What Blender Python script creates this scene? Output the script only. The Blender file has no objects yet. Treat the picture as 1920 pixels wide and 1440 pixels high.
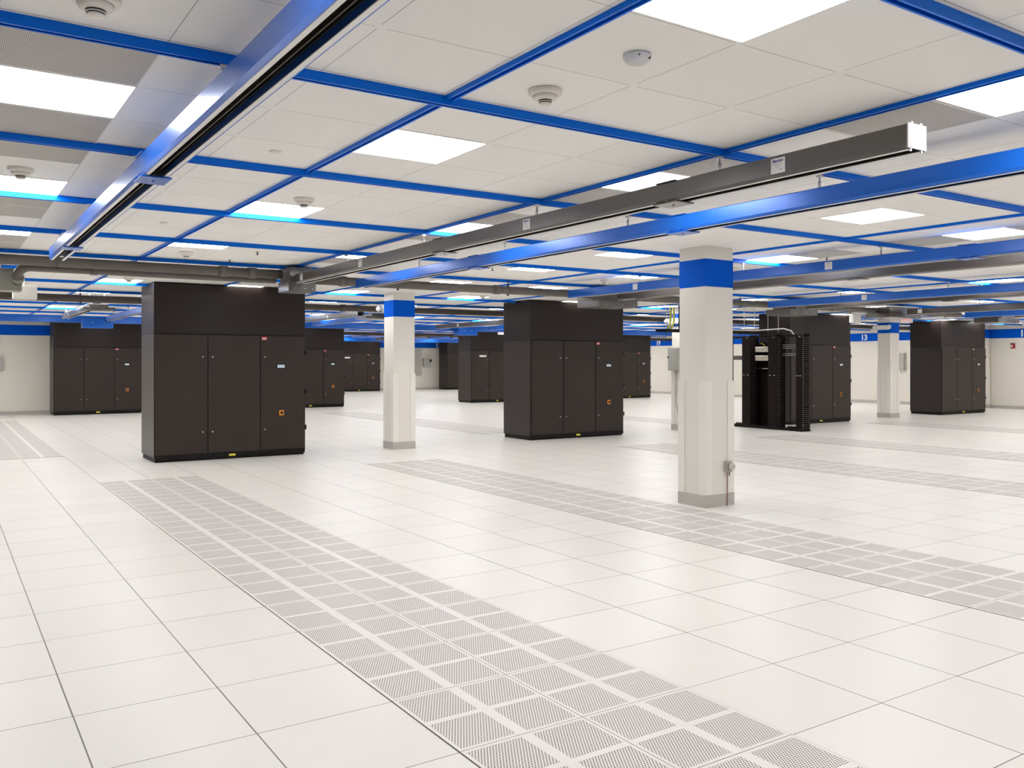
import bpy, bmesh, math, random
from mathutils import Vector, Matrix
random.seed(4)
S = bpy.context.scene
COL = S.collection

# ------------------------------------------------------------------ camera, world, exposure
cam_d = bpy.data.cameras.new('camera')
cam = bpy.data.objects.new('camera', cam_d)
COL.objects.link(cam)
cam.location = (-1.7059, -4.1808, 1.5291)
cam.rotation_euler = (math.pi/2, 0, -0.5825)
cam_d.sensor_width = 36
cam_d.lens = 36*1634.04/1920
cam_d.shift_y = -41.18/1920
cam_d.clip_end = 200
cam_d.clip_start = 0.05
S.camera = cam
w = bpy.data.worlds.new('world')
S.world = w
w.use_nodes = True
w.node_tree.nodes['Background'].inputs[0].default_value = (0.9, 0.92, 1, 1)
w.node_tree.nodes['Background'].inputs[1].default_value = 0.05
S.view_settings.view_transform = 'Standard'
S.view_settings.look = 'None'
S.view_settings.gamma = 1
S.view_settings.use_curve_mapping = False
S.view_settings.exposure = 0.0
LIGHT_STRENGTH = 13.5

T = 0.6096                 # floor and ceiling module (two feet)
HC = 2.7514                # ceiling height
CX, CY = 0.257, -0.656     # ceiling grid origin
X0, X1, Y0, Y1 = -12.0, 27.6, -8.0, 39.4
JX, JY = 9.9, 25.0         # the corner where the rear left wall steps back

# ------------------------------------------------------------------ materials
def new_mat(name):
    m = bpy.data.materials.new(name)
    m.use_nodes = True
    nt = m.node_tree
    return m, nt, nt.nodes['Principled BSDF']

def mat(name, col, rough=0.5, metal=0.0, coat=0.0, coat_rough=0.1, noise=0.03, nscale=6, spec=0.5, bump=0.0, bscale=200):
    m, nt, b = new_mat(name)
    b.inputs['Roughness'].default_value = rough
    b.inputs['Metallic'].default_value = metal
    b.inputs['Coat Weight'].default_value = coat
    b.inputs['Coat Roughness'].default_value = coat_rough
    b.inputs['Specular IOR Level'].default_value = spec
    tc = nt.nodes.new('ShaderNodeTexCoord')
    n = nt.nodes.new('ShaderNodeTexNoise')
    n.inputs['Scale'].default_value = nscale
    nt.links.new(tc.outputs['Object'], n.inputs['Vector'])
    r = nt.nodes.new('ShaderNodeMapRange')
    r.inputs['To Min'].default_value = 1-noise
    r.inputs['To Max'].default_value = 1+noise
    nt.links.new(n.outputs['Fac'], r.inputs['Value'])
    mx = nt.nodes.new('ShaderNodeVectorMath')
    mx.operation = 'SCALE'
    mx.inputs[0].default_value = col
    nt.links.new(r.outputs[0], mx.inputs['Scale'])
    nt.links.new(mx.outputs[0], b.inputs['Base Color'])
    if bump:
        n2 = nt.nodes.new('ShaderNodeTexNoise'); n2.inputs['Scale'].default_value = bscale
        nt.links.new(tc.outputs['Object'], n2.inputs['Vector'])
        bp = nt.nodes.new('ShaderNodeBump'); bp.inputs['Strength'].default_value = bump; bp.inputs['Distance'].default_value = 0.002
        nt.links.new(n2.outputs['Fac'], bp.inputs['Height'])
        nt.links.new(bp.outputs[0], b.inputs['Normal'])
    return m

def emit(name, col, s):
    m, nt, b = new_mat(name)
    b.inputs['Base Color'].default_value = (*col, 1)
    b.inputs['Emission Color'].default_value = (*col, 1)
    b.inputs['Emission Strength'].default_value = s
    return m

class NB:
    """small node helper for procedural patterns"""
    def __init__(s, nt): s.nt = nt
    def m(s, op, a, b=None, c=None):
        n = s.nt.nodes.new('ShaderNodeMath'); n.operation = op
        for i, v in enumerate((a, b, c)):
            if v is None: continue
            if isinstance(v, (int, float)): n.inputs[i].default_value = v
            else: s.nt.links.new(v, n.inputs[i])
        return n.outputs[0]
    def mix(s, f, a, b):
        n = s.nt.nodes.new('ShaderNodeMix'); n.data_type = 'RGBA'
        for k, v in (('Factor', f),):
            if isinstance(v, (int, float)): n.inputs[0].default_value = v
            else: s.nt.links.new(v, n.inputs[0])
        for i, v in ((6, a), (7, b)):
            if isinstance(v, tuple): n.inputs[i].default_value = (*v, 1)
            else: s.nt.links.new(v, n.inputs[i])
        return n.outputs[2]
    def griddist(s, x, o, p):
        """distance to the nearest line o + k*p, signed (-p/2..p/2)"""
        t = s.m('DIVIDE', s.m('SUBTRACT', x, o), p)
        r = s.m('SUBTRACT', t, s.m('ROUND', t))
        return s.m('MULTIPLY', r, p), s.m('FLOOR', t)

def floor_mat():
    m, nt, b = new_mat('floor_panels'); h = NB(nt)
    g = nt.nodes.new('ShaderNodeNewGeometry'); sp = nt.nodes.new('ShaderNodeSeparateXYZ')
    nt.links.new(g.outputs['Position'], sp.inputs[0])
    x, y = sp.outputs[0], sp.outputs[1]
    dx, ix = h.griddist(x, 0, T); dy, iy = h.griddist(y, 0, T)
    wn = nt.nodes.new('ShaderNodeTexWhiteNoise'); wn.noise_dimensions = '2D'
    cb = nt.nodes.new('ShaderNodeCombineXYZ'); nt.links.new(ix, cb.inputs[0]); nt.links.new(iy, cb.inputs[1])
    nt.links.new(cb.outputs[0], wn.inputs['Vector'])
    # every panel edge is a little wider or narrower than the next
    jit = h.m('MULTIPLY', wn.outputs[0], 0.0014)
    sx = h.m('LESS_THAN', h.m('ABSOLUTE', dx), h.m('ADD', jit, 0.0024))
    sy = h.m('LESS_THAN', h.m('ABSOLUTE', dy), h.m('ADD', jit, 0.0016))
    seam = h.m('MAXIMUM', sx, sy)
    n = nt.nodes.new('ShaderNodeTexNoise'); n.inputs['Scale'].default_value = 1.3; n.inputs['Detail'].default_value = 6
    nt.links.new(g.outputs['Position'], n.inputs['Vector'])
    f = h.m('ADD', h.m('MULTIPLY', wn.outputs[0], 0.5), h.m('MULTIPLY', n.outputs[0], 0.5))
    base = h.mix(f, (0.735, 0.708, 0.672), (0.79, 0.768, 0.735))
    col = h.mix(h.m('MULTIPLY', seam, 0.9), base, (0.06, 0.05, 0.04))
    nt.links.new(col, b.inputs['Base Color'])
    b.inputs['Roughness'].default_value = 0.33
    b.inputs['Specular IOR Level'].default_value = 0.45
    return m

def perf_mat():
    m, nt, b = new_mat('perforated_panel'); h = NB(nt)
    tc = nt.nodes.new('ShaderNodeTexCoord'); sp = nt.nodes.new('ShaderNodeSeparateXYZ')
    nt.links.new(tc.outputs['Object'], sp.inputs[0])
    x, y = sp.outputs[0], sp.outputs[1]
    ax, ay = h.m('ABSOLUTE', x), h.m('ABSOLUTE', y)       # origin at the panel's centre
    q = h.m('MULTIPLY', h.m('GREATER_THAN', ax, 0.027), h.m('LESS_THAN', ax, 0.287))
    q2 = h.m('MULTIPLY', h.m('GREATER_THAN', ay, 0.019), h.m('LESS_THAN', ay, 0.285))
    area = h.m('MULTIPLY', q, q2)
    p = 0.0137
    v = h.m('DIVIDE', y, p*0.866)
    row = h.m('ROUND', v)
    fv = h.m('MULTIPLY', h.m('SUBTRACT', v, row), p*0.866)
    sh = h.m('MULTIPLY', h.m('ABSOLUTE', h.m('MODULO', row, 2)), 0.5)
    u = h.m('SUBTRACT', h.m('DIVIDE', x, p), sh)
    fu = h.m('MULTIPLY', h.m('SUBTRACT', u, h.m('ROUND', u)), p)
    d = h.m('SQRT', h.m('ADD', h.m('MULTIPLY', fu, fu), h.m('MULTIPLY', fv, fv)))
    hole = h.m('MULTIPLY', h.m('LESS_THAN', d, 0.0041), area)
    edge = h.m('GREATER_THAN', h.m('MAXIMUM', ax, ay), T/2-0.0022)
    col = h.mix(hole, (0.77, 0.735, 0.705), (0.045, 0.038, 0.032))
    col = h.mix(h.m('MULTIPLY', edge, 0.8), col, (0.10, 0.085, 0.07))
    nt.links.new(col, b.inputs['Base Color'])
    b.inputs['Roughness'].default_value = 0.4
    b.inputs['Specular IOR Level'].default_value = 0.4
    return m

def ceiling_mat():
    m, nt, b = new_mat('ceiling_tiles'); h = NB(nt)
    g = nt.nodes.new('ShaderNodeNewGeometry'); sp = nt.nodes.new('ShaderNodeSeparateXYZ')
    nt.links.new(g.outputs['Position'], sp.inputs[0])
    x, y = sp.outputs[0], sp.outputs[1]
    dx, ix = h.griddist(x, CX, T); dy, iy = h.griddist(y, CY, T)
    lx = h.m('LESS_THAN', h.m('ABSOLUTE', h.m('ADD', dx, 0.010)), 0.0016)
    ly = h.m('LESS_THAN', h.m('ABSOLUTE', h.m('SUBTRACT', dy, 0.010)), 0.0016)
    gx = h.m('GREATER_THAN', h.m('ABSOLUTE', dy), 0.022)
    gy = h.m('GREATER_THAN', h.m('ABSOLUTE', dx), 0.022)
    line = h.m('MAXIMUM', h.m('MULTIPLY', lx, gx), h.m('MULTIPLY', ly, gy))  # tile grid lines paint the thin shadow along one side of the flange
    # reveal of the wide flange carrying the blue struts; ry also paints their shadow
    bx, _ = h.griddist(x, CX, 3*T); by, _ = h.griddist(y, CY, 3*T)
    rx = h.m('LESS_THAN', h.m('ABSOLUTE', h.m('SUBTRACT', h.m('ABSOLUTE', bx), 0.041)), 0.0014)
    ry = h.m('LESS_THAN', h.m('ABSOLUTE', h.m('ADD', by, 0.040)), 0.0022)
    line = h.m('MAXIMUM', line, h.m('MAXIMUM', rx, ry))
    wn = nt.nodes.new('ShaderNodeTexWhiteNoise'); wn.noise_dimensions = '2D'
    cb = nt.nodes.new('ShaderNodeCombineXYZ'); nt.links.new(ix, cb.inputs[0]); nt.links.new(iy, cb.inputs[1])
    nt.links.new(cb.outputs[0], wn.inputs['Vector'])
    n = nt.nodes.new('ShaderNodeTexNoise'); n.inputs['Scale'].default_value = 220; n.inputs['Detail'].default_value = 3
    nt.links.new(g.outputs['Position'], n.inputs['Vector'])
    f = h.m('ADD', h.m('MULTIPLY', wn.outputs[0], 0.6), h.m('MULTIPLY', n.outputs[0], 0.4))
    base = h.mix(f, (0.90, 0.88, 0.845), (0.945, 0.925, 0.89))
    col = h.mix(h.m('MULTIPLY', line, 0.72), base, (0.16, 0.14, 0.12))
    nt.links.new(col, b.inputs['Base Color'])
    b.inputs['Roughness'].default_value = 0.8
    b.inputs['Specular IOR Level'].default_value = 0.2
    return m

def return_mat():
    m, nt, b = new_mat('perforated_grille'); h = NB(nt)
    tc = nt.nodes.new('ShaderNodeTexCoord'); sp = nt.nodes.new('ShaderNodeSeparateXYZ')
    nt.links.new(tc.outputs['Object'], sp.inputs[0])
    p = 0.0065
    def fr(v):
        t = h.m('DIVIDE', v, p); return h.m('SUBTRACT', t, h.m('ROUND', t))
    a, c = fr(sp.outputs[0]), fr(sp.outputs[1])
    d = h.m('ADD', h.m('MULTIPLY', a, a), h.m('MULTIPLY', c, c))
    hole = h.m('LESS_THAN', d, 0.075)
    col = h.mix(hole, (0.62, 0.59, 0.55), (0.12, 0.11, 0.10))
    nt.links.new(col, b.inputs['Base Color'])
    b.inputs['Roughness'].default_value = 0.7
    return m

M = dict(
    floor=floor_mat(), perf=perf_mat(), ceil=ceiling_mat(), grille=return_mat(),
    wall=mat('cream_wall_paint', (0.78, 0.74, 0.66), 0.6, noise=0.015, bump=0.05),
    column=mat('column_paint', (0.82, 0.785, 0.72), 0.5, noise=0.012),
    guard=mat('corner_guard_plastic', (0.86, 0.835, 0.775), 0.3, noise=0.01),
    plenum=mat('charcoal_steel_shaded', (0.019, 0.0125, 0.010), 0.38, noise=0.05, nscale=3, coat=0.08, coat_rough=0.3, spec=0.25),  # cabinet paint darkened to stand for the plenum's dimmer reflection
    base=mat('grey_vinyl_base', (0.50, 0.475, 0.445), 0.45),
    band=mat('blue_band_paint', (0.0, 0.098, 0.62), 0.5, noise=0.02, spec=0.06),
    blue=mat('blue_strut_enamel', (0.0, 0.165, 0.80), 0.30, coat=0.12, coat_rough=0.2, noise=0.04, spec=0.10),
    bluebus=mat('blue_busway_enamel', (0.0, 0.115, 0.56), 0.34, metal=0.25, coat=0.75, coat_rough=0.27, noise=0.02, nscale=2, spec=0.3),
    greybus=mat('bronze_grey_enamel', (0.072, 0.061, 0.052), 0.34, coat=0.75, coat_rough=0.20, noise=0.03, nscale=2),
    greybox=mat('grey_feed_box_paint', (0.115, 0.105, 0.09), 0.40, coat=0.2, noise=0.03),
    pipe=mat('grey_conduit_paint', (0.13, 0.115, 0.098), 0.45, noise=0.05),
    darkpipe=mat('dark_conduit_paint', (0.075, 0.060, 0.052), 0.5, noise=0.05),
    olive=mat('olive_grey_box_paint', (0.26, 0.25, 0.20), 0.4),
    cab=mat('charcoal_cabinet_steel', (0.026, 0.0185, 0.0155), 0.36, noise=0.04, nscale=3, coat=0.12, coat_rough=0.3, spec=0.3),
    door=mat('charcoal_door_steel', (0.028, 0.0195, 0.0155), 0.42, noise=0.04, nscale=3, coat=0.05, coat_rough=0.3, spec=0.3),
    black=mat('black_plinth', (0.007, 0.006, 0.005), 0.5, spec=0.2),
    rack=mat('black_rack_steel', (0.008, 0.0045, 0.0035), 0.45, spec=0.15),
    slot=mat('black_busway_insulator', (0.012, 0.010, 0.009), 0.45),
    rail=mat('dull_copper_rail', (0.10, 0.08, 0.06), 0.35, metal=0.8),
    fingers=mat('dark_brown_plastic_fingers', (0.030, 0.022, 0.019), 0.4),
    alu=mat('bare_aluminium', (0.86, 0.85, 0.83), 0.4, metal=0.1),
    cap=mat('brushed_end_plate', (0.42, 0.42, 0.41), 0.55, metal=0.1),
    zinc=mat('zinc_plated_steel', (0.66, 0.65, 0.62), 0.3, metal=0.7),
    white=mat('white_plastic', (0.83, 0.81, 0.76), 0.4, noise=0.01),
    pink=mat('warm_white_plastic', (0.82, 0.77, 0.70), 0.4, noise=0.01),
    dark=mat('dark_recess', (0.02, 0.018, 0.012), 0.7),
    red=mat('red_label', (0.55, 0.03, 0.05), 0.4),
    redbox=mat('red_alarm_plastic', (0.32, 0.012, 0.012), 0.35),
    yellow=mat('yellow_label', (0.85, 0.75, 0.05), 0.4),
    orange=mat('orange_switch', (0.85, 0.28, 0.02), 0.4),
    screen=mat('pale_blue_screen', (0.62, 0.74, 0.82), 0.2, coat=0.5),
    paper=mat('white_paper_label', (0.80, 0.79, 0.77), 0.5),
    ink=mat('blue_ink', (0.03, 0.03, 0.25), 0.5),
    greyink=mat('grey_ink', (0.35, 0.35, 0.36), 0.5),
    letter=mat('white_vinyl_letter', (0.85, 0.86, 0.88), 0.4),
    tube=mat('yellow_tube_plastic', (0.62, 0.62, 0.06), 0.4),
    beige=mat('beige_equipment_case', (0.42, 0.38, 0.31), 0.45),
    galv=mat('galvanised_box', (0.45, 0.44, 0.40), 0.4, metal=0.3),
    panel=mat('grey_panel_paint', (0.42, 0.41, 0.37), 0.45),
    cord=mat('dark_red_cord', (0.20, 0.02, 0.02), 0.5),
    light=emit('light_diffuser', (1.0, 0.985, 0.95), LIGHT_STRENGTH),
    exitred=emit('exit_sign_face', (0.9, 0.25, 0.25), 0.9),
)

# ------------------------------------------------------------------ mesh helpers
def box(bm, x0, x1, y0, y1, z0, z1, bev=0.0):
    vs = [bm.verts.new((x, y, z)) for x in (x0, x1) for y in (y0, y1) for z in (z0, z1)]
    fs = [(0, 1, 3, 2), (4, 6, 7, 5), (0, 4, 5, 1), (2, 3, 7, 6), (0, 2, 6, 4), (1, 5, 7, 3)]
    fa = [bm.faces.new([vs[i] for i in f]) for f in fs]
    if bev:
        es = list({e for f in fa for e in f.edges})
        bmesh.ops.bevel(bm, geom=es, offset=bev, segments=2, affect='EDGES', profile=0.5)

def cyl(bm, p0, p1, r, r2=None, n=16, cap=True):
    p0, p1 = Vector(p0), Vector(p1); d = (p1-p0)
    q = d.to_track_quat('Z', 'Y').to_matrix()
    r2 = r if r2 is None else r2
    a = [bm.verts.new(p0+q@Vector((r*math.cos(t), r*math.sin(t), 0))) for t in [2*math.pi*i/n for i in range(n)]]
    b = [bm.verts.new(p1+q@Vector((r2*math.cos(t), r2*math.sin(t), 0))) for t in [2*math.pi*i/n for i in range(n)]]
    for i in range(n):
        f = bm.faces.new((a[i], a[(i+1) % n], b[(i+1) % n], b[i])); f.smooth = True
    if cap:
        bm.faces.new(a[::-1]); bm.faces.new(b)

def tube(bm, pts, r, n=12):
    pts = [Vector(p) for p in pts]; rings = []
    for i, p in enumerate(pts):
        d = (pts[min(i+1, len(pts)-1)]-pts[max(i-1, 0)]).normalized()
        q = d.to_track_quat('Z', 'Y').to_matrix()
        if rings:
            # keep the ring from twisting
            ref = rings[-1][0].co-pts[i-1]; u = (ref-ref.dot(d)*d).normalized(); v = d.cross(u)
        else:
            u = q@Vector((1, 0, 0)); v = d.cross(u)
        rr = r[i] if isinstance(r, (list, tuple)) else r
        rings.append([bm.verts.new(p+u*rr*math.cos(2*math.pi*k/n)+v*rr*math.sin(2*math.pi*k/n)) for k in range(n)])
    for a, b in zip(rings, rings[1:]):
        for k in range(n):
            f = bm.faces.new((a[k], a[(k+1) % n], b[(k+1) % n], b[k])); f.smooth = True
    bm.faces.new(rings[0][::-1]); bm.faces.new(rings[-1])

def lathe(bm, prof, c=(0, 0, 0), n=40):
    c = Vector(c); rings = []
    for r, z in prof:
        rings.append([bm.verts.new(c+Vector((max(r, 1e-4)*math.cos(2*math.pi*k/n), max(r, 1e-4)*math.sin(2*math.pi*k/n), z))) for k in range(n)])
    for a, b in zip(rings, rings[1:]):
        for k in range(n):
            f = bm.faces.new((a[k], b[k], b[(k+1) % n], a[(k+1) % n])); f.smooth = True
    bm.faces.new(rings[0]); bm.faces.new(rings[-1][::-1])

def prism(bm, poly, axis, a, b):
    """extrude a closed 2D outline along 'x' or 'y' ('z' too)"""
    def P(u, v, t):
        return {'y': (u, t, v), 'x': (t, u, v), 'z': (u, v, t)}[axis]
    A = [bm.verts.new(P(u, v, a)) for u, v in poly]; B = [bm.verts.new(P(u, v, b)) for u, v in poly]
    n = len(poly)
    for i in range(n): bm.faces.new((A[i], A[(i+1) % n], B[(i+1) % n], B[i]))
    bm.faces.new(A[::-1]); bm.faces.new(B)

def mesh(name, bm, m, parent=None, loc=(0, 0, 0), rz=0):
    bmesh.ops.recalc_face_normals(bm, faces=bm.faces)
    me = bpy.data.meshes.new(name); bm.to_mesh(me); bm.free()
    me.materials.append(m)
    o = bpy.data.objects.new(name, me); COL.objects.link(o)
    o.location = loc; o.rotation_euler = (0, 0, rz)
    if parent: o.parent = parent
    return o

def boxes(name, m, bs, parent=None, bev=0.0, loc=(0, 0, 0), rz=0):
    bm = bmesh.new()
    for b in bs: box(bm, *b, bev=bev)
    return mesh(name, bm, m, parent, loc, rz)

def tag(o, label, cat, group=None):
    o['label'] = label; o['category'] = cat
    if group: o['group'] = group
    return o

def thing(name, label, cat, loc=(0, 0, 0), rz=0, group=None):
    o = bpy.data.objects.new(name, None); COL.objects.link(o)
    o.empty_display_size = 0.1
    o.location = loc; o.rotation_euler = (0, 0, rz)
    return tag(o, label, cat, group)

def struct(o):
    o['kind'] = 'structure'; return o

def dup(src, loc, label=None, group=None, rz=None):
    r = src.copy(); COL.objects.link(r); r.location = loc
    if rz is not None: r.rotation_euler = (0, 0, rz)
    if label: r['label'] = label
    if group: r['group'] = group
    for ch in list(src.children):
        c = ch.copy(); COL.objects.link(c); c.parent = r
        for g in list(ch.children):
            d = g.copy(); COL.objects.link(d); d.parent = c
    return r

def text_mesh(name, s, size, m, parent=None, loc=(0, 0, 0), rot=(math.pi/2, 0, 0), ext=0.002, bold=0.0, align='CENTER'):
    cu = bpy.data.curves.new(name, 'FONT'); cu.body = s; cu.size = size; cu.extrude = ext; cu.offset = bold
    cu.align_x = align; cu.align_y = 'CENTER'
    t = bpy.data.objects.new(name, cu); COL.objects.link(t)
    dg = bpy.context.evaluated_depsgraph_get(); dg.update()
    me = bpy.data.meshes.new_from_object(t.evaluated_get(dg))
    bpy.data.objects.remove(t, do_unlink=True)
    me.materials.clear(); me.materials.append(m)
    o = bpy.data.objects.new(name, me); COL.objects.link(o)
    o.location = loc; o.rotation_euler = rot
    if parent: o.parent = parent
    return o

# ------------------------------------------------------------------ room shell
def slab(name, m, z0, z1):
    return struct(boxes(name, m, [(X0-.2, JX, Y0-.2, JY+.2, z0, z1), (JX, X1+.2, Y0-.2, Y1+.2, z0, z1)]))
slab('floor', M['floor'], -0.15, 0)
slab('ceiling', M['ceil'], HC, HC+0.12)

WZ0, WZ1, BZ0, BZ1 = 0.0, HC, 2.315, 2.615
def wall(side, x0, x1, y0, y1, face, band=True):
    """face = direction in which the room lies"""
    wl = struct(boxes('wall_'+side, M['wall'], [(x0, x1, y0, y1, WZ0, WZ1)]))
    e = 0.004; bb = 0.012
    def strip(t, za, zb):
        if face == '-y': return (x0, x1, y0-t, y0, za, zb)
        if face == '+y': return (x0, x1, y1, y1+t, za, zb)
        if face == '-x': return (x0-t, x0, y0, y1, za, zb)
        return (x1, x1+t, y0, y1, za, zb)
    if band:
        boxes('blue_band', M['band'], [strip(e, BZ0, BZ1)], wl)
    struct(boxes('baseboard_'+side, M['base'], [strip(bb, 0, 0.10)]))
    return wl
wall('rear_left', X0, JX, JY, JY+.2, '-y')
wall('step', JX-.2, JX, JY+.2, Y1, '+x')
wall('back', JX, X1, Y1, Y1+.2, '-y')
wall('right', X1, X1+.2, Y0, Y1, '-x')
wall('left', X0-.2, X0, Y0, JY, '+x')
wall('front', X0, X1, Y0-.2, Y0, '+y')

# large painted figures on the blue band
def wall_sign(s, loc, rz, label, size=0.29):
    o = text_mesh('wall_number', s, size, M['letter'], None, loc, (math.pi/2, 0, rz), 0.002, 0.011)
    tag(o, label, 'sign'); return o
wall_sign('C', (21.95, Y1-.0065, 2.45), 0, 'white letter C on the blue band of the back wall')
for s, y, d in (('10', 10.22, 'nearest, cut by the right edge of the photo'), ('13', 16.05, 'beside the farthest white column'), ('19', 27.35, 'far off, right of the charcoal cooling units')):
    wall_sign(s, (X1-.0065, y, 2.45), -math.pi/2, 'white number %s on blue wall band, %s' % (s, d))

# ------------------------------------------------------------------ columns
def column(x, y, label, w_=0.41, d_=0.38):
    t = thing('support_column', label, 'column', (x, y, 0))
    boxes('shaft', M['column'], [(0, w_, 0, d_, 0, HC)], t)
    e = 0.003
    boxes('blue_band', M['band'], [(-e, w_+e, -e, d_+e, 2.325, 2.615)], t)
    g, k = 0.085, 0.012
    for sx in (0, 1):
        for sy in (0, 1):
            L = [(-k, -k), (g, -k), (g, 0), (0, 0), (0, g), (-k, g)]
            P = [((u if sx == 0 else w_-u), (v if sy == 0 else d_-v)) for u, v in L]
            bm = bmesh.new(); prism(bm, P, 'z', 0.13, 1.33); mesh('corner_guard', bm, M['guard'], t)
    b = 0.014
    boxes('base_trim', M['base'], [(-b, w_+b, -b, 0, 0, 0.125), (-b, w_+b, d_, d_+b, 0, 0.125), (-b, 0, 0, d_, 0, 0.125), (w_, w_+b, 0, d_, 0, 0.125)], t)
    return t
near_col = column(5.01, 2.33, 'square cream column with blue band, nearest, carrying a grey power socket')
column(4.94, 9.67, 'square cream column with blue band standing between the two front cooling units')
column(12.15, 9.90, 'square cream column hidden behind the nearest one, beside the black racks')
column(20.10, 10.07, 'square cream column with blue band, farthest right, carrying a white emergency lamp')
column(26.98, 11.32, 'cream pilaster with blue band against the right wall beside number 10', 0.58, 0.45)

# ------------------------------------------------------------------ cooling units
def latch(parent, x, z, y=-0.022):
    bm = bmesh.new(); cyl(bm, (0, 0, 0), (0, -0.008, 0), 0.011); cyl(bm, (0, -0.008, 0), (0, -0.011, 0), 0.006)
    return mesh('latch', bm, M['zinc'], parent, (x, y, z))

def cooling_unit(x, y, label, W=2.37, D=0.96, H=2.735, plate=False):
    t = thing('cooling_unit', label, 'cooling unit', (x, y, 0), 0, 'charcoal cooling units')
    boxes('base_plinth', M['black'], [(0.02, W-.02, 0.02, D-.02, 0, 0.075)], t)
    boxes('housing', M['cab'], [(0, W, 0, D, 0.075, 1.955)], t, 0.006)
    boxes('plenum', M['plenum'], [(0, W, 0.004, D, 1.965, H)], t, 0.006)
    boxes('plenum_gasket', M['black'], [(0.01, W-.01, 0.012, D-.01, 1.953, 1.967)], t)
    boxes('kick_rail', M['black'], [(0.01, W-.01, -0.012, 0.0, 0.03, 0.10)], t, 0.002)
    ws = [0.012, 0.79, 1.615, W-0.012]
    for i in range(3):
        xa, xb = ws[i]+0.007, ws[i+1]-0.007
        d = boxes('door', M['door'], [(xa, xb, -0.022, -0.001, 0.112, 1.945)], t, 0.004)
        lx = xb-0.07 if i == 0 else xa+0.065
        latch(d, lx, 1.61); latch(d, lx, 0.44)
        if i == 2:
            s = boxes('display', M['black'], [(xa+.25, xa+.40, -0.030, -0.022, 1.42, 1.50)], d, 0.002)
            boxes('screen', M['screen'], [(xa+.268, xa+.388, -0.032, -0.030, 1.435, 1.485)], s)
            s = boxes('isolator_switch', M['orange'], [(xa+.30, xa+.375, -0.034, -0.022, 0.66, 0.745)], d, 0.002)
            bm = bmesh.new(); cyl(bm, (xa+.337, -.034, .702), (xa+.337, -.044, .702), .024); box(bm, xa+.329, xa+.345, -.062, -.044, .68, .727, .002)
            mesh('switch_handle', bm, M['dark'], s)
            l = boxes('warning_label', M['red'], [(xa+.01, xa+.10, -0.0235, -0.022, 1.885, 1.935)], d)
            boxes('label_lines', M['paper'], [(xa+.02, xa+.09, -0.0242, -0.0235, 1.893, 1.900), (xa+.02, xa+.09, -0.0242, -0.0235, 1.907, 1.912), (xa+.02, xa+.09, -0.0242, -0.0235, 1.918, 1.923)], l)
            for z in (0.45, 1.05, 1.68):
                bm = bmesh.new(); cyl(bm, (W+.004, -.012, z-.04), (W+.004, -.012, z+.04), .012)
                mesh('hinge', bm, M['black'], d)
        if plate and i == 0:
            boxes('name_plate', M['paper'], [(xb-.42, xb-.12, -0.026, -0.022, 1.72, 1.79)], d)
    boxes('floor_label', M['yellow'], [(1.12, 1.22, -0.0135, -0.012, 0.045, 0.078)], t)
    return t
cooling_unit(1.02, 9.80, 'charcoal three-door cooling unit, largest, in front at left')
cooling_unit(7.93, 9.80, 'charcoal three-door cooling unit in the middle, between the two nearer cream columns')
cooling_unit(15.60, 9.80, 'charcoal three-door cooling unit behind the black open racks')
cooling_unit(22.42, 9.98, 'charcoal three-door cooling unit at far right, beside the wall number 10')
cooling_unit(1.05, 23.85, 'charcoal cooling unit against the rear left wall, partly hidden by the largest one')
cooling_unit(7.56, 23.95, 'charcoal cooling unit showing right of the largest one, second row')
cooling_unit(14.98, 23.95, 'charcoal cooling unit half hidden behind the middle unit, with a white name plate', plate=True)
cooling_unit(21.62, 23.95, 'charcoal cooling unit showing right of the middle unit, below blue feed box')
cooling_unit(15.44, 38.10, 'charcoal cooling unit far off at back wall, left of the slim cream column', plate=True)
cooling_unit(21.86, 38.10, 'charcoal cooling unit at back wall right of the letter C')

# ------------------------------------------------------------------ ceiling struts (U channels)
def channel(bm, axis, c, a, b, wdt, h, z1):
    """open-bottom channel with returned lips"""
    t = 0.003; l = 0.010; hw = wdt/2
    poly = [(-hw, 0), (hw, 0), (hw, -h), (hw-l, -h), (hw-l, -h+.004), (hw-t, -h+.004), (hw-t, -t), (-hw+t, -t), (-hw+t, -h+.004), (-hw+l, -h+.004), (-hw+l, -h), (-hw, -h)]
    prism(bm, [(c+u, z1+v) for u, v in poly], axis, a, b)
HB = 0.041
strut_y = [CY+3*T*k for k in range(-4, 22)]
strut_x = [CX+3*T*k for k in range(-6, 15)]
for k, y in enumerate(strut_y):
    xa = X0 if y < JY else JX
    bm = bmesh.new(); channel(bm, 'x', y, xa+.01, X1-.01, .041, HB, HC)
    o = mesh('ceiling_strut', bm, M['blue'])
    tag(o, 'deep blue ceiling strut running left to right across the white ceiling', 'strut', 'deep blue struts running left to right')
for k, x in enumerate(strut_x):
    bm = bmesh.new()
    ys = [y for y in strut_y if (x > JX or y < JY)]
    segs = [(Y0+.01, ys[0]-.0215)]+[(a+.0215, b-.0215) for a, b in zip(ys, ys[1:])]+[(ys[-1]+.0215, (Y1 if x > JX else JY)-.01)]
    for a, b in segs: channel(bm, 'y', x, a, b, .041, .021, HC)
    o = mesh('ceiling_runner', bm, M['blue'])
    tag(o, 'thin blue ceiling runner crossing the deeper blue struts', 'strut', 'thin blue runners crossing the struts')

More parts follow.
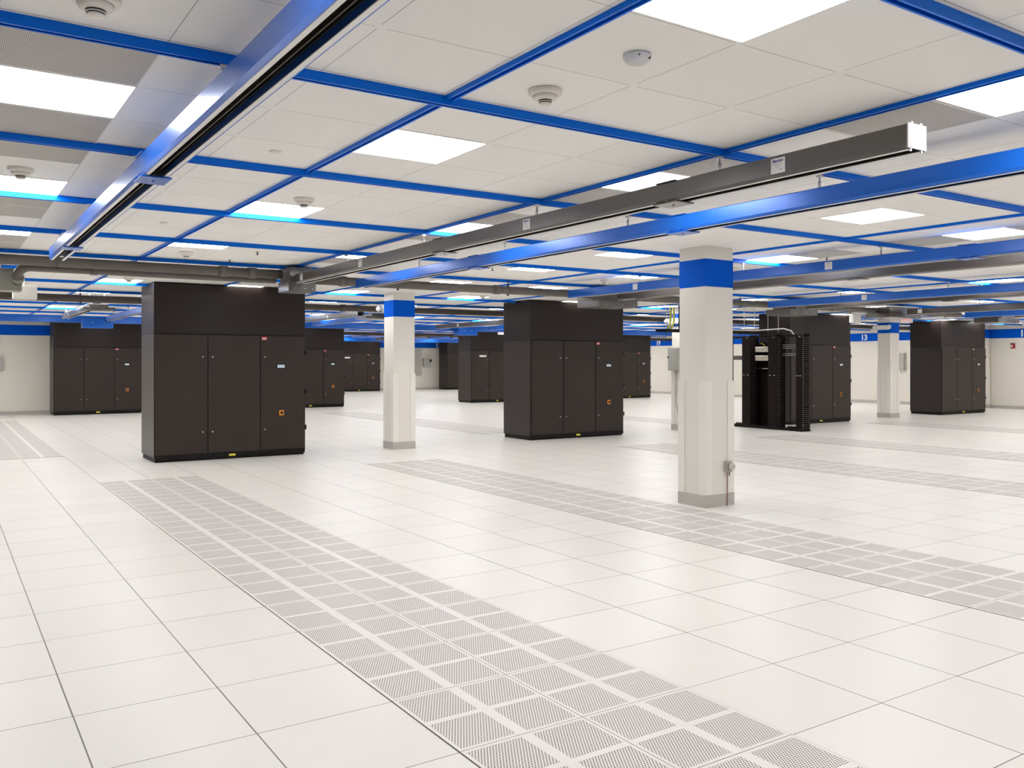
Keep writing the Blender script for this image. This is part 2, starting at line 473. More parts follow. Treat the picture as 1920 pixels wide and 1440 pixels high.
# ------------------------------------------------------------------ ceiling lights, grilles
def tile_xy(i, j): return CX+T*(i+.5), CY+T*(j+.5)
def inroom(i, j):
    x, y = tile_xy(i, j)
    return X0+.4 < x < X1-.4 and Y0+.4 < y < (Y1-.4 if x > JX+.4 else JY-.4)
lt = thing('ceiling_light', 'square recessed ceiling light glowing white, cut by the top edge of the photo', 'light')
a = 0.292
bm = bmesh.new()
for q in ((-a-.008, -a, -a-.008, a+.008), (a, a+.008, -a-.008, a+.008), (-a, a, -a-.008, -a), (-a, a, a, a+.008)):
    box(bm, *q, -.004, 0)
mesh('frame', bm, M['white'], lt)
boxes('diffuser', M['light'], [(-a, a, -a, a, -.003, -.0005)], lt)
light_cols = [-13, -10, -6, -3, 0, 3, 7, 10, 14, 18, 21, 25, 28, 32, 36, 39, 42]
spec = {(0, -3): None,
        (-3, 1): 'square recessed ceiling light glowing white at far left, between two grey grilles',
        (0, 1): 'square recessed ceiling light glowing white, just right of the nearest blue busway',
        (3, -3): 'square recessed ceiling light glowing white at right edge, beside a grey ceiling grille',
        (0, 5): 'square recessed ceiling light glowing white beside a round smoke detector, second one away'}
used = False
for i, r in [(i, r) for i in light_cols for r in range(-2, 16)]:  # first row is out of view, added for more light off the floor
        j = 1+4*r
        if i == 7 and j == 5: j = 6
        if i == 7 and j == 17: i = 6
        if i in (-13, -10) and j < 13 or i == -6 and j < 5 or (i, j) == (32, 17): continue
        if not inroom(i, j): continue
        x, y = tile_xy(i, j)
        if (i, j) == (0, -3):
            lt.location = (x, y, HC); continue
        lab = spec.get((i, j))
        if lab: dup(lt, (x, y, HC), lab)
        else: dup(lt, (x, y, HC), 'square recessed ceiling light glowing white in the ceiling grid farther back', 'recessed ceiling lights farther back')
gl = thing('return_grille', 'grey perforated ceiling grille beside the glowing light at top left corner', 'grille', (*tile_xy(-3, 0), HC), 0)
boxes('perforated_face', M['grille'], [(-a, a, -a, a, -.003, -.0005)], gl)
bm = bmesh.new()
for q in ((-a-.008, -a, -a-.008, a+.008), (a, a+.008, -a-.008, a+.008), (-a, a, -a-.008, -a), (-a, a, a, a+.008)):
    box(bm, *q, -.004, 0)
mesh('frame', bm, M['white'], gl)
GR = {(-3, 2): 'grey perforated ceiling grille below the top left light, above a blue strut',
      (-3, 3): 'grey perforated ceiling grille above the left smoke detector',
      (3, -2): 'grey perforated ceiling grille above the silver end of the grey busway'}
for i, js in ((-3, (2, 3, 6, 7, 10, 11, 14)), (3, (-2, 0, 2, 4, 6, 10, 12)), (10, (0, 2, 4, 7)), (14, (2, 6, 10))):
    for j in js:
        x, y = tile_xy(i, j)
        if (i, j) in GR: dup(gl, (x, y, HC), GR[(i, j)])
        else: dup(gl, (x, y, HC), 'grey perforated ceiling grille next to a light farther back', 'ceiling grilles farther back')

# ------------------------------------------------------------------ detectors and sprinklers
def detector(x, y, label, s=1.0, m='pink', group=None):
    s *= .86
    t = thing('smoke_detector', label, 'smoke detector', (x, y, HC), 0, group)
    bm = bmesh.new(); lathe(bm, [(.02, 0), (.088*s, 0), (.090*s, -.008), (.086*s, -.020), (.076*s, -.026), (.02, -.027)])
    mesh('base', bm, M[m], t)
    bm = bmesh.new(); lathe(bm, [(.02, -.026), (.066*s, -.026), (.060*s, -.040), (.043*s, -.047), (.02, -.047)])
    mesh('body', bm, M[m], t)
    bm = bmesh.new(); lathe(bm, [(.02, -.045), (.036*s, -.046), (.036*s, -.052), (.02, -.052)]); lathe(bm, [(.01, -.055), (.032*s, -.0555), (.032*s, -.060), (.01, -.060)])
    mesh('vent_slots', bm, M['dark'], t)
    bm = bmesh.new(); lathe(bm, [(.01, -.052), (.037*s, -.0525), (.036*s, -.0553), (.01, -.0553)]); lathe(bm, [(.01, -.060), (.033*s, -.060), (.028*s, -.066), (.008, -.068)])
    mesh('cap', bm, M[m], t)
    return t
detector(-1.265, -0.98, 'large round cream smoke detector at top left corner of the ceiling', 1.04)
detector(0.575, -0.99, 'round cream smoke detector above the long blue strut, near the small grey one')
detector(-1.27, 2.12, 'round cream smoke detector at left edge, above the second left light')
detector(0.58, 2.12, 'round cream smoke detector touching the glowing light it hangs beside')
for x, y in ((0.6, 5.9), (-1.27, 9.4), (0.6, 9.4), (6.6, 5.9), (6.6, 9.4), (12.6, 5.9), (12.6, 13.2), (6.6, 13.2), (19.0, 13.2), (12.6, 20.5), (-1.2, 16.8), (17.5, 5.9)):
    detector(x, y, 'small round smoke detector far back on the ceiling', 1.0, 'pink', 'smoke detectors farther back')
t = thing('sensor', 'small grey dome sensor on the ceiling, right of the round smoke detector', 'sensor', (0.615, -1.56, HC))
bm = bmesh.new(); lathe(bm, [(.02, 0), (.055, 0), (.056, -.012), (.048, -.026), (.034, -.036), (.015, -.040)])
mesh('dome', bm, mat('pale_grey_plastic', (0.62, 0.63, 0.62), 0.4), t)
bm = bmesh.new()
for q in range(3): box(bm, .012+q*.007, .016+q*.007, -.047, -.040, -.024, -.014)
box(bm, -.030, -.026, -.050, -.044, -.020, -.016)
mesh('slots', bm, M['dark'], t)
def plate(x, y, label, group=None):
    bm = bmesh.new(); lathe(bm, [(.01, 0), (.036, 0), (.036, -.004), (.02, -.006), (.005, -.006)])
    return tag(mesh('sprinkler_cover', bm, M['pink'], None, (x, y, HC)), label, 'sprinkler cover', group)
plate(-0.07, 0.80, 'small flat round sprinkler cover near the blue busway, closest')
plate(-0.05, 3.88, 'small flat round sprinkler cover near the blue busway, second one')
for x, y in ((3.6, 3.9), (3.6, 7.5), (7.2, 3.9), (7.2, 0.8), (10.9, 3.9), (10.9, .8)):
    plate(x, y, 'tiny flat round sprinkler cover farther back on the ceiling', 'sprinkler covers farther back')
def sprinkler(x, y, group='small pendant sprinklers'):
    t = thing('sprinkler', 'tiny dark pendant sprinkler head on the ceiling above the grey pipe', 'sprinkler', (x, y, HC), 0, group)
    bm = bmesh.new(); lathe(bm, [(.01, 0), (.028, 0), (.026, -.006), (.01, -.008)])
    mesh('escutcheon', bm, M['zinc'], t)
    bm = bmesh.new(); cyl(bm, (0, 0, -.008), (0, 0, -.035), .007, n=8); cyl(bm, (0, 0, -.035), (0, 0, -.038), .018, n=10)
    mesh('deflector', bm, M['dark'], t)
for x, y in ((1.24, 5.4), (1.2, 6.35), (4.3, 5.4), (6.9, 2.25)): sprinkler(x, y)

# ------------------------------------------------------------------ busways
BW, BH, ZT = 0.140, 0.116, 2.616
def name_label(parent, y, z, x, big=True):
    l = boxes('rating_label', M['paper'], [(x-.0012, x, y-.046, y+.046, z-.040, z+.040)], parent)
    if big:
        text_mesh('label_text', 'StarLine', .0215, M['ink'], l, (x-.0020, y, z+.025), (math.pi/2, 0, -math.pi/2), .0003, .0006)
        boxes('label_print', M['greyink'], [(x-.0018, x-.0012, y-.022+q*.004, y+.028-q*.006, z+.008-q*.008, z+.0095-q*.008) for q in range(3)]+[(x-.0018, x-.0012, y-.022, y-.014, z-.026, z-.017)], l)
    else:
        boxes('label_print', M['greyink'], [(x-.0018, x-.0012, y-.025, y+.025, z+.018, z+.026), (x-.0018, x-.0012, y-.02, y+.01, z-.002, z+.002)], l)
    return l

def busway(x, ya, yb, colour, label, joints=(), labels=(), cap=False, rods=None, big=False):
    """track busway centred on x from ya (near) to yb (far)"""
    t = thing('track_busway', label, 'busway', (x, ya, ZT), 0)
    L = yb-ya; m = M['bluebus'] if colour == 'b' else M['greybus']
    hw = BW/2; th = .004
    prof = [(-hw+.006, 0), (hw-.006, 0), (hw, -.006), (hw, -BH+.018), (hw-.008, -BH), (hw-.014, -BH), (hw-.014, -BH+.012), (hw-.020, -.012), (-hw+.020, -.012), (-hw+.014, -BH+.012), (-hw+.014, -BH), (-hw+.008, -BH), (-hw, -BH+.018), (-hw, -.006)]
    bm = bmesh.new(); prism(bm, prof, 'y', 0, L); mesh('housing', bm, m, t)
    boxes('contact_lip', M['alu'], [(-hw+.014, -hw+.034, 0.002, L-.002, -BH-.001, -BH+.003), (hw-.034, hw-.014, 0.002, L-.002, -BH-.001, -BH+.003)], t)
    boxes('insulator', M['slot'], [(-hw+.021, -hw+.034, .003, L-.003, -BH+.010, -.050), (-hw+.021, hw-.022, .003, L-.003, -.050, -.014), (hw-.030, hw-.022, .003, L-.003, -.075, -.050)], t)
    for q in (-.018, .012): boxes('conductor', M['rail'], [(q-.003, q+.003, .004, L-.004, -.090, -.051)], t)
    if cap:
        bm = bmesh.new(); box(bm, -hw-.004, hw+.004, -.006, 0, -BH+.004, .004, .0015)
        box(bm, -.050, -.030, -.006, -.001, .004, .012, .001); box(bm, .022, .042, -.006, -.001, .004, .012, .001)
        mesh('end_cap', bm, M['cap'], t)
        boxes('end_lug', M['alu'], [(-.050, -.040, -.004, .004, -BH-.008, -BH+.004)], t)
        boxes('end_lug', M['alu'], [(.034, .044, -.004, .004, -BH-.008, -BH+.004)], t)
    for j in joints:
        bm = bmesh.new()
        box(bm, -hw-.006, hw+.006, j-.10-ya, j+.10-ya, -BH-.012, -BH-.003, .002)
        cyl(bm, (0, j-ya, -BH-.012), (0, j-ya, -BH-.018), .006, n=8)
        for q in (-.07, -.055, -.04, .02, .035, .05, .065): box(bm, -hw-.010, -hw-.002, j+q-ya, j+q+.006-ya, -BH+.0, -BH+.006)
        mesh('joint_plate', bm, m, t)
        boxes('joint_cover', m, [(-hw-.006, hw+.006, j-.085-ya, j+.085-ya, .0005, .006)], t, .001)
    rods = strut_y if rods is None else rods
    for y in rods:
        if ya+.1 < y < yb-.05:
            bm = bmesh.new()
            cyl(bm, (0, y-ya, .003), (0, y-ya, HC-HB-ZT), .005, n=8)
            cyl(bm, (0, y-ya, .003), (0, y-ya, .055), .0095, n=8)
            box(bm, -.018, .018, y-ya-.014, y-ya+.014, .078, .094, .002)
            mesh('hanger_rod', bm, M['zinc'], t)
    for j in labels: name_label(t, j-ya, -BH*.48, -hw, big)
    return t
YE = 6.28
busway(-.755, -4.2, 5.15, 'b', 'blue overhead busway with open black slot running away at left, closest', joints=(0.72, 4.05))
busway(2.045, -1.86, YE, 'g', 'grey overhead busway ending in a bare silver cap, front middle', joints=(-.28, 2.6), labels=(-1.13, 1.21, 4.29, 6.05), cap=True, big=True)
busway(2.94, -4.2, YE+.22, 'b', 'blue overhead busway with bright reflections beside the grey one in the middle', joints=(.55, 3.5))
busway(6.33, -4.2, YE+.1, 'b', 'blue overhead busway crossing behind the nearest column, with white labels', joints=(0.25,), labels=(4.85, 1.75))
busway(7.27, -4.2, YE+.05, 'g', 'grey overhead busway just below the blue one behind the nearest column', joints=(2.1, 5.8))
busway(10.72, -4.2, YE, 'b', 'blue overhead busway, third pair, starting above the black racks', joints=(1.3,), labels=(4.35,))
busway(11.62, -4.2, YE-.1, 'g', 'grey overhead busway under the third pair blue one', joints=(3.5,))
busway(14.95, -4.2, YE, 'g', 'grey overhead busway with white labels right of the exit sign', labels=(6.0, 3.2))
busway(17.1, -4.2, YE, 'b', 'short looking bright blue busway above the far right cooling unit', joints=())
busway(18.0, -4.2, YE-.6, 'g', 'dark grey busway below the short bright blue one at far right', labels=(5.3,))
# second bank, beyond the first row of cooling units
busway(.69, 13.1, 17.75, 'g', 'small grey busway far back left, above the rear left cooling unit', labels=(16.6,))
busway(1.68, 13.6, 18.3, 'b', 'small blue busway far back, just left of the largest cooling unit')
busway(5.73, 12.90, 18.3, 'g', 'grey busway seen between the largest cooling unit and the slim column', labels=(14.6,))
busway(6.75, 12.60, 18.3, 'b', 'bright blue busway seen between the largest cooling unit and the slim column')
busway(10.5, 12.45, 18.3, 'g', 'grey busway far back, left of the middle cooling unit', labels=(17.0,))
busway(12.3, 12.45, 18.3, 'b', 'blue busway far back, left of the middle cooling unit')
busway(14.75, 26.9, 31.8, 'g', 'tiny grey busway in the distance above the letter C', labels=(30.2,), rods=(28.6, 30.4))
busway(20.1, 12.45, 18.3, 'g', 'grey busway far back, right of the middle cooling unit', labels=(16.0,))
busway(21.4, 12.45, 18.3, 'b', 'blue busway far back, right of the middle cooling unit')
busway(15.8, 26.9, 31.8, 'b', 'tiny blue busway in the distance above the letter C', rods=(28.6, 30.4))

# ------------------------------------------------------------------ conduits, feeders and feed boxes
def pipe_run(y, z, r, xa, xb, m, label, couplings=(), clamps=()):
    t = thing('conduit', label, 'conduit', (xa, y, z))
    bm = bmesh.new(); cyl(bm, (0, 0, 0), (xb-xa, 0, 0), r, n=20); mesh('pipe', bm, M[m], t)
    for c in couplings:
        bm = bmesh.new(); cyl(bm, (c-xa-.05, 0, 0), (c-xa+.05, 0, 0), r+.010, n=20); cyl(bm, (c-xa-.062, 0, 0), (c-xa-.05, 0, 0), r+.004, n=20)
        mesh('coupling', bm, M[m], t)
    for c in clamps:
        bm = bmesh.new(); cyl(bm, (c-xa, 0, r-.002), (c-xa, 0, HC-z-.001), .006, n=8)
        box(bm, c-xa-.012, c-xa+.012, -.012, .012, r-.002, r+.02)
        mesh('hanger_rod', bm, M['dark'], t)
        bm = bmesh.new(); cyl(bm, (c-xa-.012, 0, 0), (c-xa+.012, 0, 0), r+.003, n=20); mesh('clamp', bm, M[m], t)
        boxes('clamp_bolt', M['dark'], [(c-xa-.012, c-xa+.012, -.012, .012, -r-.022, -r-.001)], t, .003)
    return t
pipe_run(6.62, 2.634, .056, -11.9, 1.92, 'pipe', 'long grey conduit crossing below the ceiling at left, in front', couplings=(1.2, 1.55), clamps=(-.6, -3.5))
pipe_run(6.64, 2.592, .058, 2.275, 6.88, 'pipe', 'grey conduit crossing between the grey feed box and the next box', couplings=(2.75, 5.15), clamps=(3.55, 5.35))
pipe_run(6.70, 2.592, .058, 7.72, 11.30, 'pipe', 'grey conduit crossing right of the nearest column', couplings=(9.6,), clamps=(10.4,))
pipe_run(6.70, 2.592, .055, 12.14, 14.38, 'pipe', 'grey conduit crossing above the cooling unit behind the racks', couplings=(13.0,), clamps=(13.6,))
pipe_run(6.70, 2.592, .055, 15.52, 17.58, 'pipe', 'grey conduit crossing above the far right cooling unit', couplings=(16.5,), clamps=(17.0,))
pipe_run(12.1, 2.60, .062, -11.9, 27.5, 'darkpipe', 'long dark conduit crossing behind the first row of cooling units', couplings=(5.0, 9.7), clamps=(.3, 9.0, 18))
pipe_run(26.3, 2.59, .062, 10.2, 27.5, 'darkpipe', 'dark conduit crossing in the far distance at back', clamps=(14,))
# conduit with an elbow dropping into the olive box
t = thing('conduit', 'grey conduit with a shiny elbow bending into the olive box at left edge', 'conduit', (0, 0, 0))
bm = bmesh.new()
pts = [(1.915, 6.84, 2.585), (-.80, 6.84, 2.585)]
for q in range(0, 10):
    an = math.radians(90*q/9); pts.append((-.84-.13*math.sin(an), 6.84+.06*(1-math.cos(an)), 2.585-.10*(1-math.cos(an))))
pts.append((-.96, 6.975, 2.43))
tube(bm, pts, .050, 20); mesh('pipe', bm, M['pipe'], t)
bm = bmesh.new(); cyl(bm, (-.965, 6.915, 2.475), (-.962, 6.95, 2.44), .062, n=20); mesh('collar', bm, M['olive'], t)
bm = bmesh.new(); cyl(bm, (-.25, 6.84, 2.585), (-.17, 6.84, 2.585), .058, n=20); mesh('coupling', bm, M['pipe'], t)
def rods(t, pts, h):
    for x, y in pts:
        bm = bmesh.new(); cyl(bm, (x, y, 0), (x, y, h), .005, n=8); mesh('hanger_rod', bm, M['zinc'], t, (0, 0, 0))
t = thing('feed_box', 'olive grey electrical box at left edge fed by the elbow conduit', 'electrical box', (-.92, 6.98, 2.325))
boxes('box_body', M['olive'], [(-1.5, 0, 0, .30, 0, .245)], t, .006)
boxes('box_lid', M['olive'], [(-1.49, -.01, -.006, 0, .018, .235)], t, .002)
boxes('screw', M['zinc'], [(-.36, -.35, -.010, -.006, .12, .13)], t)
for x in (-1.3, -.2):
    bm = bmesh.new(); cyl(bm, (x, .15, .245), (x, .15, HC-2.326), .005, n=8); mesh('hanger_rod', bm, M['zinc'], t)
t = thing('junction_box', 'white square junction box peeping out below the olive box at left edge', 'electrical box', (-.98, 7.45, 2.265))
boxes('box_body', M['white'], [(0, .25, 0, .12, 0, .16)], t, .008)
bm = bmesh.new(); cyl(bm, (.12, .06, .16), (.12, .06, HC-2.266), .005, n=8); mesh('hanger_rod', bm, M['zinc'], t)

def feed_box(x, y, label, w1=.42, d1=.55, z0=2.41, z1=2.70, m='greybox', w2=None):
    t = thing('feed_box', label, 'electrical box', (x, y, z0))
    h = z1-z0; zm = h*.42
    boxes('lower_box', M[m], [(-w1/2, w1/2, 0, d1, 0, zm)], t, .004)
    w2 = w2 or w1*.6
    boxes('upper_box', M[m], [(-w2/2, w2/2, .03, d1, zm+.001, h)], t, .004)
    boxes('cover_plate', M[m], [(-w1/2+.015, -w1*.12, -.004, 0, .012, zm-.012), (-w1*.10, w1/2-.015, -.004, 0, .012, zm-.012)], t, .001)
    bm = bmesh.new()
    bm.free()
    for q in (-.3, .1, .38):
        bm = bmesh.new(); cyl(bm, (w1*q, -.004, zm*.3), (w1*q, -.010, zm*.3), .006, n=8); mesh('screw', bm, M['zinc'], t)
    for q in (-.4, .4):
        bm = bmesh.new(); cyl(bm, (w2*q, d1*.5, h), (w2*q, d1*.5, HC-z0-.001), .005, n=8); mesh('hanger_rod', bm, M['zinc'], t)
    return t
feed_box(2.10, 6.36, 'grey stepped feed box where the grey busway meets the long conduit', w1=.35, w2=.30, d1=.40, z1=2.715)
feed_box(7.30, 6.42, 'wide flat grey feed box hanging in front of the middle cooling unit', w1=.80, z0=2.40, z1=2.66, w2=.8)
feed_box(11.72, 6.35, 'pale grey feed box above the black racks', w1=.80, z0=2.40, z1=2.66, w2=.4)
feed_box(14.95, 6.36, 'dark feed box with white screws left of the exit sign', w1=1.1, z0=2.44, z1=2.66, m='greybus', w2=1.0)
feed_box(18.05, 5.85, 'dark flat feed box above the far right cooling unit', w1=.9, z0=2.40, z1=2.64, m='greybus', w2=.5)
feed_box(.62, 12.28, 'dark feed box far back at left below dark conduit', w1=.5, z0=2.44, z1=2.53, m='greybus')
feed_box(5.95, 12.28, 'dark feed box far back right of the largest cooling unit', w1=.75, z0=2.42, z1=2.53, m='greybus')
t = thing('junction_box', 'small pale junction box left of the dark feed box near the exit sign', 'electrical box', (14.05, 6.95, 2.34))
boxes('box_body', M['white'], [(0, .26, 0, .10, 0, .16)], t, .008)
bm = bmesh.new(); cyl(bm, (.13, .05, .16), (.13, .05, HC-2.341), .005, n=8); mesh('hanger_rod', bm, M['zinc'], t)

def blue_feeder(y, xa, xb, label, boxes_x=()):
    t = thing('feeder_duct', label, 'busway', (xa, y, 2.46))
    boxes('duct', M['bluebus'], [(0, xb-xa, 0, .14, 0, .14)], t, .004)
    for c in range(1, int((xb-xa)/3.6)):
        bm = bmesh.new(); cyl(bm, (3.6*c, .07, .14), (3.6*c, .07, HC-2.461), .006, n=8); mesh('hanger_rod', bm, M['zinc'], t)
    for c in boxes_x:
        b = boxes('tap_box', M['bluebus'], [(c-xa-.33, c-xa+.33, -.32, -.002, -.13, .10)], t, .006)
        bm = bmesh.new()
        for q in (-.12, .14): cyl(bm, (c-xa+q, -.32, .0), (c-xa+q, -.33, .0), .010, n=8)
        mesh('screw', bm, M['zinc'], b)
    return t
blue_feeder(18.65, -11.9, 27.5, 'long blue feeder duct crossing far back over the aisle, with blue tap boxes', (1.45, 11.55, 21.2))
blue_feeder(32.3, 10.2, 27.5, 'distant blue feeder duct near the back wall', (15.6,))

# ------------------------------------------------------------------ perforated floor panels
pt = thing('floor_grate', '', 'floor grate')
bpy.data.objects.remove(pt, do_unlink=True)
bm = bmesh.new(); box(bm, -T/2+.0006, T/2-.0006, -T/2+.0006, T/2-.0006, 0, .003)
fg = mesh('floor_grate', bm, M['perf'])
strips = [
    ((0, 1), -7, 12, 'white perforated floor panel in the nearest vented strip, running to the lower edge', 'panels of the nearest vented strip'),
    ((6, 7), -5, 12, 'white perforated floor panel in the second vented strip, passing the nearest column', 'panels of the second vented strip'),
    ((14, 15), -3, 12, 'white perforated floor panel in the third vented strip, behind the nearest column', 'panels of the third vented strip'),
    ((20, 21), 2, 12, 'white perforated floor panel in the fourth vented strip, in front of the racks', 'panels of the fourth vented strip'),
    ((29, 30), 4, 14, 'white perforated floor panel in the distant strip before the far right cooling unit', 'panels of the far right vented strip'),
    ((-2, -1), 19, 35, 'white perforated floor panel in the vented strip far back at left edge', 'panels of the far left vented strip'),
    ((13, 14), 19, 33, 'white perforated floor panel in the vented strip behind the middle cooling unit', 'panels of the vented strip behind'),
    ((22, 23), 19, 31, 'white perforated floor panel in the distant vented strip beneath the wall number 19', 'panels of the distant vented strip'),
]
first = True
for ii, ja, jb, lab, grp in strips:
    for i in ii:
        for j in range(ja, jb+1):
            loc = ((i+.5)*T, (j+.5)*T, 0)
            if first:
                o = fg; o.location = loc; first = False
            else:
                o = fg.copy(); COL.objects.link(o); o.location = loc
            tag(o, lab, 'floor grate', grp)

# ------------------------------------------------------------------ power socket on the nearest column
t = thing('power_socket', 'grey metal power socket with dark red cord on the nearest column', 'socket', (5.325, 2.33, .36))
boxes('back_box', M['galv'], [(-.045, .045, -.045, -.0005, 0, .115)], t, .004)
bm = bmesh.new(); cyl(bm, (.008, -.046, .058), (.008, -.085, .058), .038, n=20); cyl(bm, (.008, -.085, .058), (.008, -.092, .058), .030, n=20)
mesh('socket_body', bm, M['zinc'], t)
boxes('socket_slots', M['dark'], [(-.004, .0, -.094, -.092, .062, .076), (.014, .018, -.094, -.092, .062, .076), (.004, .012, -.094, -.092, .04, .047)], t)
bm = bmesh.new(); cyl(bm, (-.012, -.025, .001), (-.012, -.025, -.358), .004, n=8); mesh('cord', bm, M['cord'], t)
bm = bmesh.new(); cyl(bm, (.018, -.025, .001), (.018, -.025, -.045), .004, n=8); mesh('cord_stub', bm, M['dark'], t)

# ------------------------------------------------------------------ racks and cable managers
RX0, RX1, RH = 14.10, 14.62, 2.14
def rack(y, label, extra=None):
    """open two-post frame, 0.53 wide along y"""
    t = thing('open_rack', label, 'rack', (RX0, y, 0), 0, 'black open network racks')
    W = .50; xm = .15
    boxes('base_plate', M['rack'], [(0, .38, 0, W, 0, .02), (.0, .04, 0, W, .02, .07), (.34, .38, 0, W, .02, .07)], t, .002)
    for s in (0, 1):
        ya = 0 if s == 0 else W-.03
        bm = bmesh.new(); box(bm, xm, xm+.075, ya+(.0 if s == 0 else .024), ya+(.006 if s == 0 else .03), .02, RH-.05)
        box(bm, xm, xm+.006, ya, ya+.03, .02, RH-.05); box(bm, xm+.069, xm+.075, ya, ya+.03, .02, RH-.05)
        mesh('post', bm, M['rack'], t)
    boxes('top_bar', M['rack'], [(xm-.01, xm+.085, 0, W, RH-.05, RH)], t, .002)
    return t
def manager(y, label, W=.25, inner=True):
    t = thing('cable_manager', label, 'cable manager', (RX0, y, 0), 0, 'black vertical cable managers between racks')
    boxes('spine', M['rack'], [(.24, .27, .01, W-.01, 0, RH+.02)], t)
    boxes('cover', M['rack'], [(-.015, .0, .0, W, .03, RH-.02)], t, .004)
    for s in (0, 1):
        for fx in (0,):
            bm = bmesh.new()
            y0 = .0 if s == 0 else W-.006
            xa, xb = .0, .238
            box(bm, (xa if fx else xb-.01), (xa+.01 if fx else xb), y0, y0+.006, .03, RH-.02)
            z = .06
            while z < RH-.04:
                box(bm, xa, xb, y0, y0+.006, z, z+.014)
                z += .0445
            mesh('finger_strip', bm, M['fingers'], t)
    boxes('foot', M['rack'], [(-.015, .28, 0, W, 0, .025)], t, .002)
    for ly, lz in ((W*.22, 1.22), (W*.70, 1.22), (W*.3, RH-.06)):
        boxes('latch', M['zinc'], [(-.021, -.0152, ly, ly+.035, lz, lz+.015)], t)
    return t
manager(8.25, 'black toothed cable manager at the right end of the rack row', .17)
rack(8.43, 'black open rack, rightmost, holding silver patch panels')
manager(8.94, 'black cable manager between the rightmost and middle racks')
boxes('rear_panel', M['rack'], [(.30, .305, .01, .70, .03, 1.98)], rack(9.20, 'black open rack in the middle holding two beige boxes'))
manager(9.71, 'black cable manager next to the nearest column, left end of the row')
rack(9.97, 'black open rack half hidden by the nearest column')
for z, lab in ((1.76, 'upper beige equipment box with a yellow cable in the middle rack'), (1.56, 'lower beige equipment box in the middle rack')):
    t = thing('equipment_box', lab, 'equipment', (RX0+.10, 9.235, z))
    boxes('case', M['beige'], [(0, .20, .0, .43, 0, .125)], t, .003)
    boxes('front_trim', M['white'], [(-.004, 0, .17, .43, .105, .122)], t)
    boxes('front_port', M['dark'], [(-.004, 0, .20, .22, .06, .075)], t)
    if z > 1.7:
        bm = bmesh.new(); tube(bm, [(0.02, .14, .12), (-.01, .17, .17), (-.015, .22, .20), (-.01, .28, .185)], .006, 8); mesh('yellow_cable', bm, M['tube'], t)
for k, z in enumerate((1.90, 1.865, 1.825, 1.70, 1.665)):
    t = thing('patch_panel', 'thin silver edged patch panel in the rightmost rack', 'patch panel', (RX0+.135, 8.46, z), 0, 'patch panels in the rightmost rack')
    boxes('panel_face', M['rack'], [(-.004, .0, 0, .44, 0, .030)], t)
    boxes('silver_edge', M['zinc'], [(-.012, -.004, .01, .43, .010, .018)], t)
t = thing('rack_shelf', 'dark rack shelf with a pale edge below the two beige boxes', 'shelf', (RX0+.08, 9.235, 1.37))
boxes('tray', M['rack'], [(0, .20, 0, .43, 0, .02)], t)
boxes('edge', M['zinc'], [(-.004, 0, .0, .20, .002, .014)], t)
tag(boxes('blanking_panel', M['greybus'], [(RX0+.12, RX0+.146, 10.0, 10.44, 1.58, 1.68)], None, .002), 'grey blank panel in the rack half hidden by the nearest column', 'panel')

# overhead ladder tray, tubes
t = thing('cable_tray', 'black ladder cable tray running above the racks behind the nearest column', 'cable tray', (10.9, 9.15, 2.163))
boxes('side_rail', M['rack'], [(0, 3.6, 0, .015, 0, .055), (0, 3.6, .30, .315, 0, .055)], t)
boxes('rung', M['rack'], [(.1+.25*k, .13+.25*k, .015, .30, .01, .03) for k in range(14)], t)
for k in range(5):
    for yy in (.007, .308):
        bm = bmesh.new(); cyl(bm, (.3+.8*k, yy, .055), (.3+.8*k, yy, HC-2.163-.001), .006, n=8); mesh('hanger_rod', bm, M['zinc'], t)
bm = bmesh.new(); tube(bm, [(11.4, 9.26, 2.235), (12.2, 9.30, 2.24), (13.0, 9.25, 2.235), (13.7, 9.22, 2.24), (14.05, 9.0, 2.27), (14.18, 8.82, 2.28), (14.25, 8.68, 2.23), (14.27, 8.62, 2.15)], .014, 10)
tag(mesh('cable_bundle', bm, M['white']), 'white cable bundle lying on the black tray and curling down into the racks', 'cable')
t = thing('cable_ladder', 'black vertical cable ladder hanging beside the hidden column', 'cable ladder', (11.60, 9.50, 2.19))
boxes('rail', M['rack'], [(0, .03, -.02, .01, 0, HC-2.19), (.20, .23, -.02, .01, 0, HC-2.19)], t)
boxes('rung', M['rack'], [(.03, .20, -.012, .002, .06+.1*k, .085+.1*k) for k in range(5)], t)
for k, xo in enumerate((0, .16)):
    bm = bmesh.new(); tube(bm, [(11.37+xo*.6, 9.52, 2.70), (11.38+xo*.6, 9.52, 2.55), (11.36+xo*.6, 9.50, 2.42), (11.30+xo*.6, 9.46, 2.32), (11.20+xo*.6, 9.42, 2.245)], .022, 10)
    tag(mesh('fibre_tube', bm, M['tube']), 'yellow ribbed fibre tube curving down onto the black tray, %s' % ('left of the two' if k == 0 else 'right of the two'), 'tube')
# switch box and flexible conduit on the hidden column
t = thing('switch_box', 'grey disconnect box on the left face of the hidden column', 'electrical box', (11.99, 9.95, 1.34))
boxes('box_body', M['galv'], [(0, .148, 0, .30, 0, .50)], t, .004)
boxes('box_door', M['panel'], [(-.006, 0, .03, .27, .03, .47)], t, .002)
boxes('handle', M['dark'], [(-.03, -.006, .25, .29, .28, .31)], t)
bm = bmesh.new(); tube(bm, [(12.06, 10.06, 1.34), (12.06, 10.06, .95), (12.06, 10.06, .60), (12.06, 10.0, .45), (12.07, 9.97, .25), (12.07, 9.96, .0)], .016, 10)
tag(mesh('flexible_conduit', bm, M['galv']), 'thin grey flexible conduit dropping from the disconnect box to the floor', 'conduit')

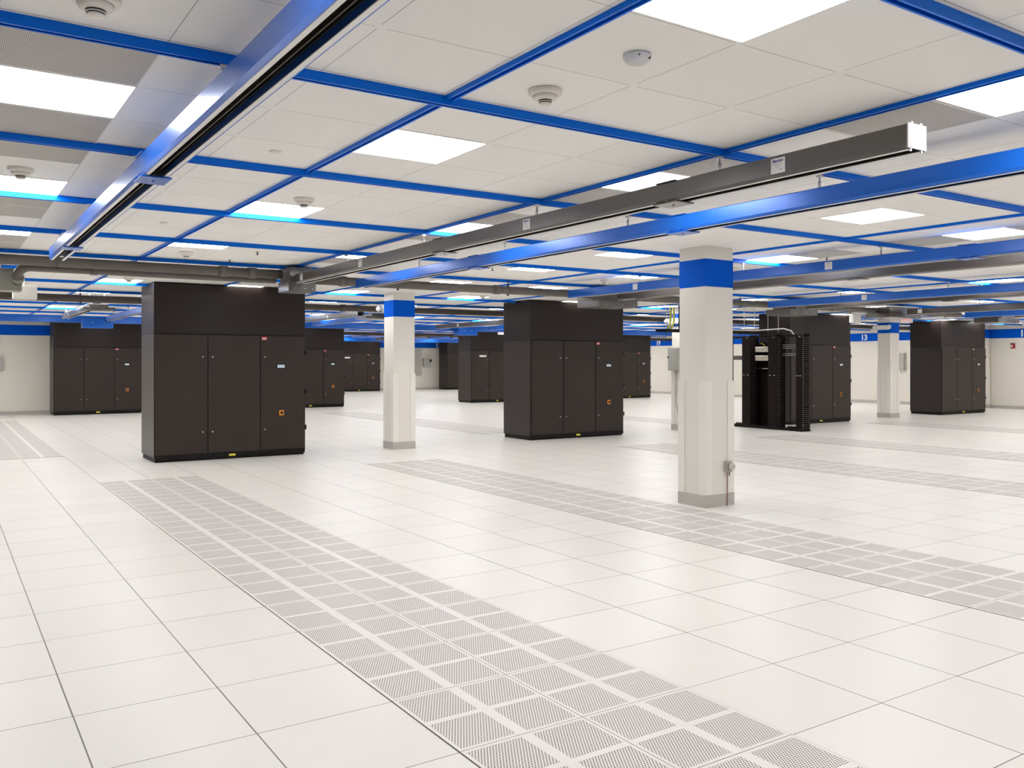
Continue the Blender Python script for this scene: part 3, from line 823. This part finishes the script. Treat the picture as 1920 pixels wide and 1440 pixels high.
# ------------------------------------------------------------------ emergency lights, exit signs, wall fittings
def emergency(x, y, z, label, rz=0):
    t = thing('emergency_light', label, 'emergency light', (x, y, z), rz)
    boxes('case', M['white'], [(-.09, -.0005, 0, .32, 0, .12)], t, .008)
    for yy, k in ((-.03, -1), (.37, 1)):
        bm = bmesh.new()
        cyl(bm, (-.04, yy, .09), (-.10, yy+.045*k, .04), .055, .042, n=18)
        cyl(bm, (-.05, yy, .065), (-.05, yy-.04*k, .065), .014, n=8)
        mesh('lamp_head', bm, M['white'], t)
    return t
emergency(20.087, 10.10, 2.42, 'white twin emergency light on the farthest column, over its blue band')
emergency(4.93, 10.056, 2.42, 'white twin emergency light peeping out behind the slim column', -math.pi/2)
emergency(12.135, 9.98, 2.39, 'white twin emergency light on the hidden column beside yellow tubes')
def exit_sign(x, y, label, rz):
    t = thing('exit_sign', label, 'exit sign', (x, y, HC), rz)
    boxes('case', M['white'], [(-.16, .16, -.02, .02, -.22, -.03)], t, .004)
    boxes('mount', M['white'], [(-.06, .06, -.02, .02, -.03, 0)], t)
    boxes('face', M['white'], [(-.145, .145, -.022, -.02, -.21, -.04)], t)
    text_mesh('letters', 'EXIT', .13, M['exitred'], t, (0, -.0235, -.125), (math.pi/2, 0, 0), .001, .003)
    return t
exit_sign(19.0, 8.9, 'lit red exit sign hanging left of the far right cooling unit', -.6)
exit_sign(15.5, 22.6, 'small exit sign hanging far back above the half hidden cooling unit', -.3)
t = thing('fire_alarm', 'red fire alarm strobe on right wall below number 10', 'alarm', (X1, 10.57, 1.97))
boxes('case', M['redbox'], [(-.05, -.0005, -.065, .065, 0, .17)], t, .006)
boxes('lens', M['white'], [(-.065, -.05, -.005, .045, .04, .12)], t, .004)
t = thing('wall_box', 'grey electrical box with black handle on back wall below letter C', 'electrical box', (21.0, Y1, 1.26))
boxes('box_body', M['galv'], [(0, .42, -.16, -.0005, 0, .47)], t, .006)
boxes('handle', M['dark'], [(.36, .47, -.20, -.16, .27, .42)], t)
boxes('pull_tab', M['white'], [(.20, .30, -.17, -.16, .0, .04)], t)
tag(boxes('wall_panel', M['panel'], [(20.30, 20.88, Y1-.12, Y1-.0005, .80, 2.24)], None, .006), 'tall grey electrical panel on back wall right of the slim column', 'electrical panel')
tag(boxes('wall_panel', M['panel'], [(X1-.14, X1-.0005, 14.35, 14.85, 1.24, 1.86)], None, .006), 'grey electrical panel on right wall beside the farthest column', 'electrical panel')
t = thing('wall_box', 'pale switch box with black lever on the rear left wall, at left edge', 'electrical box', (-.50, JY, 1.29))
boxes('box_body', M['galv'], [(0, .37, -.12, -.0005, 0, .40)], t, .006)
boxes('lever', M['dark'], [(.19, .23, -.15, -.12, .08, .30)], t)
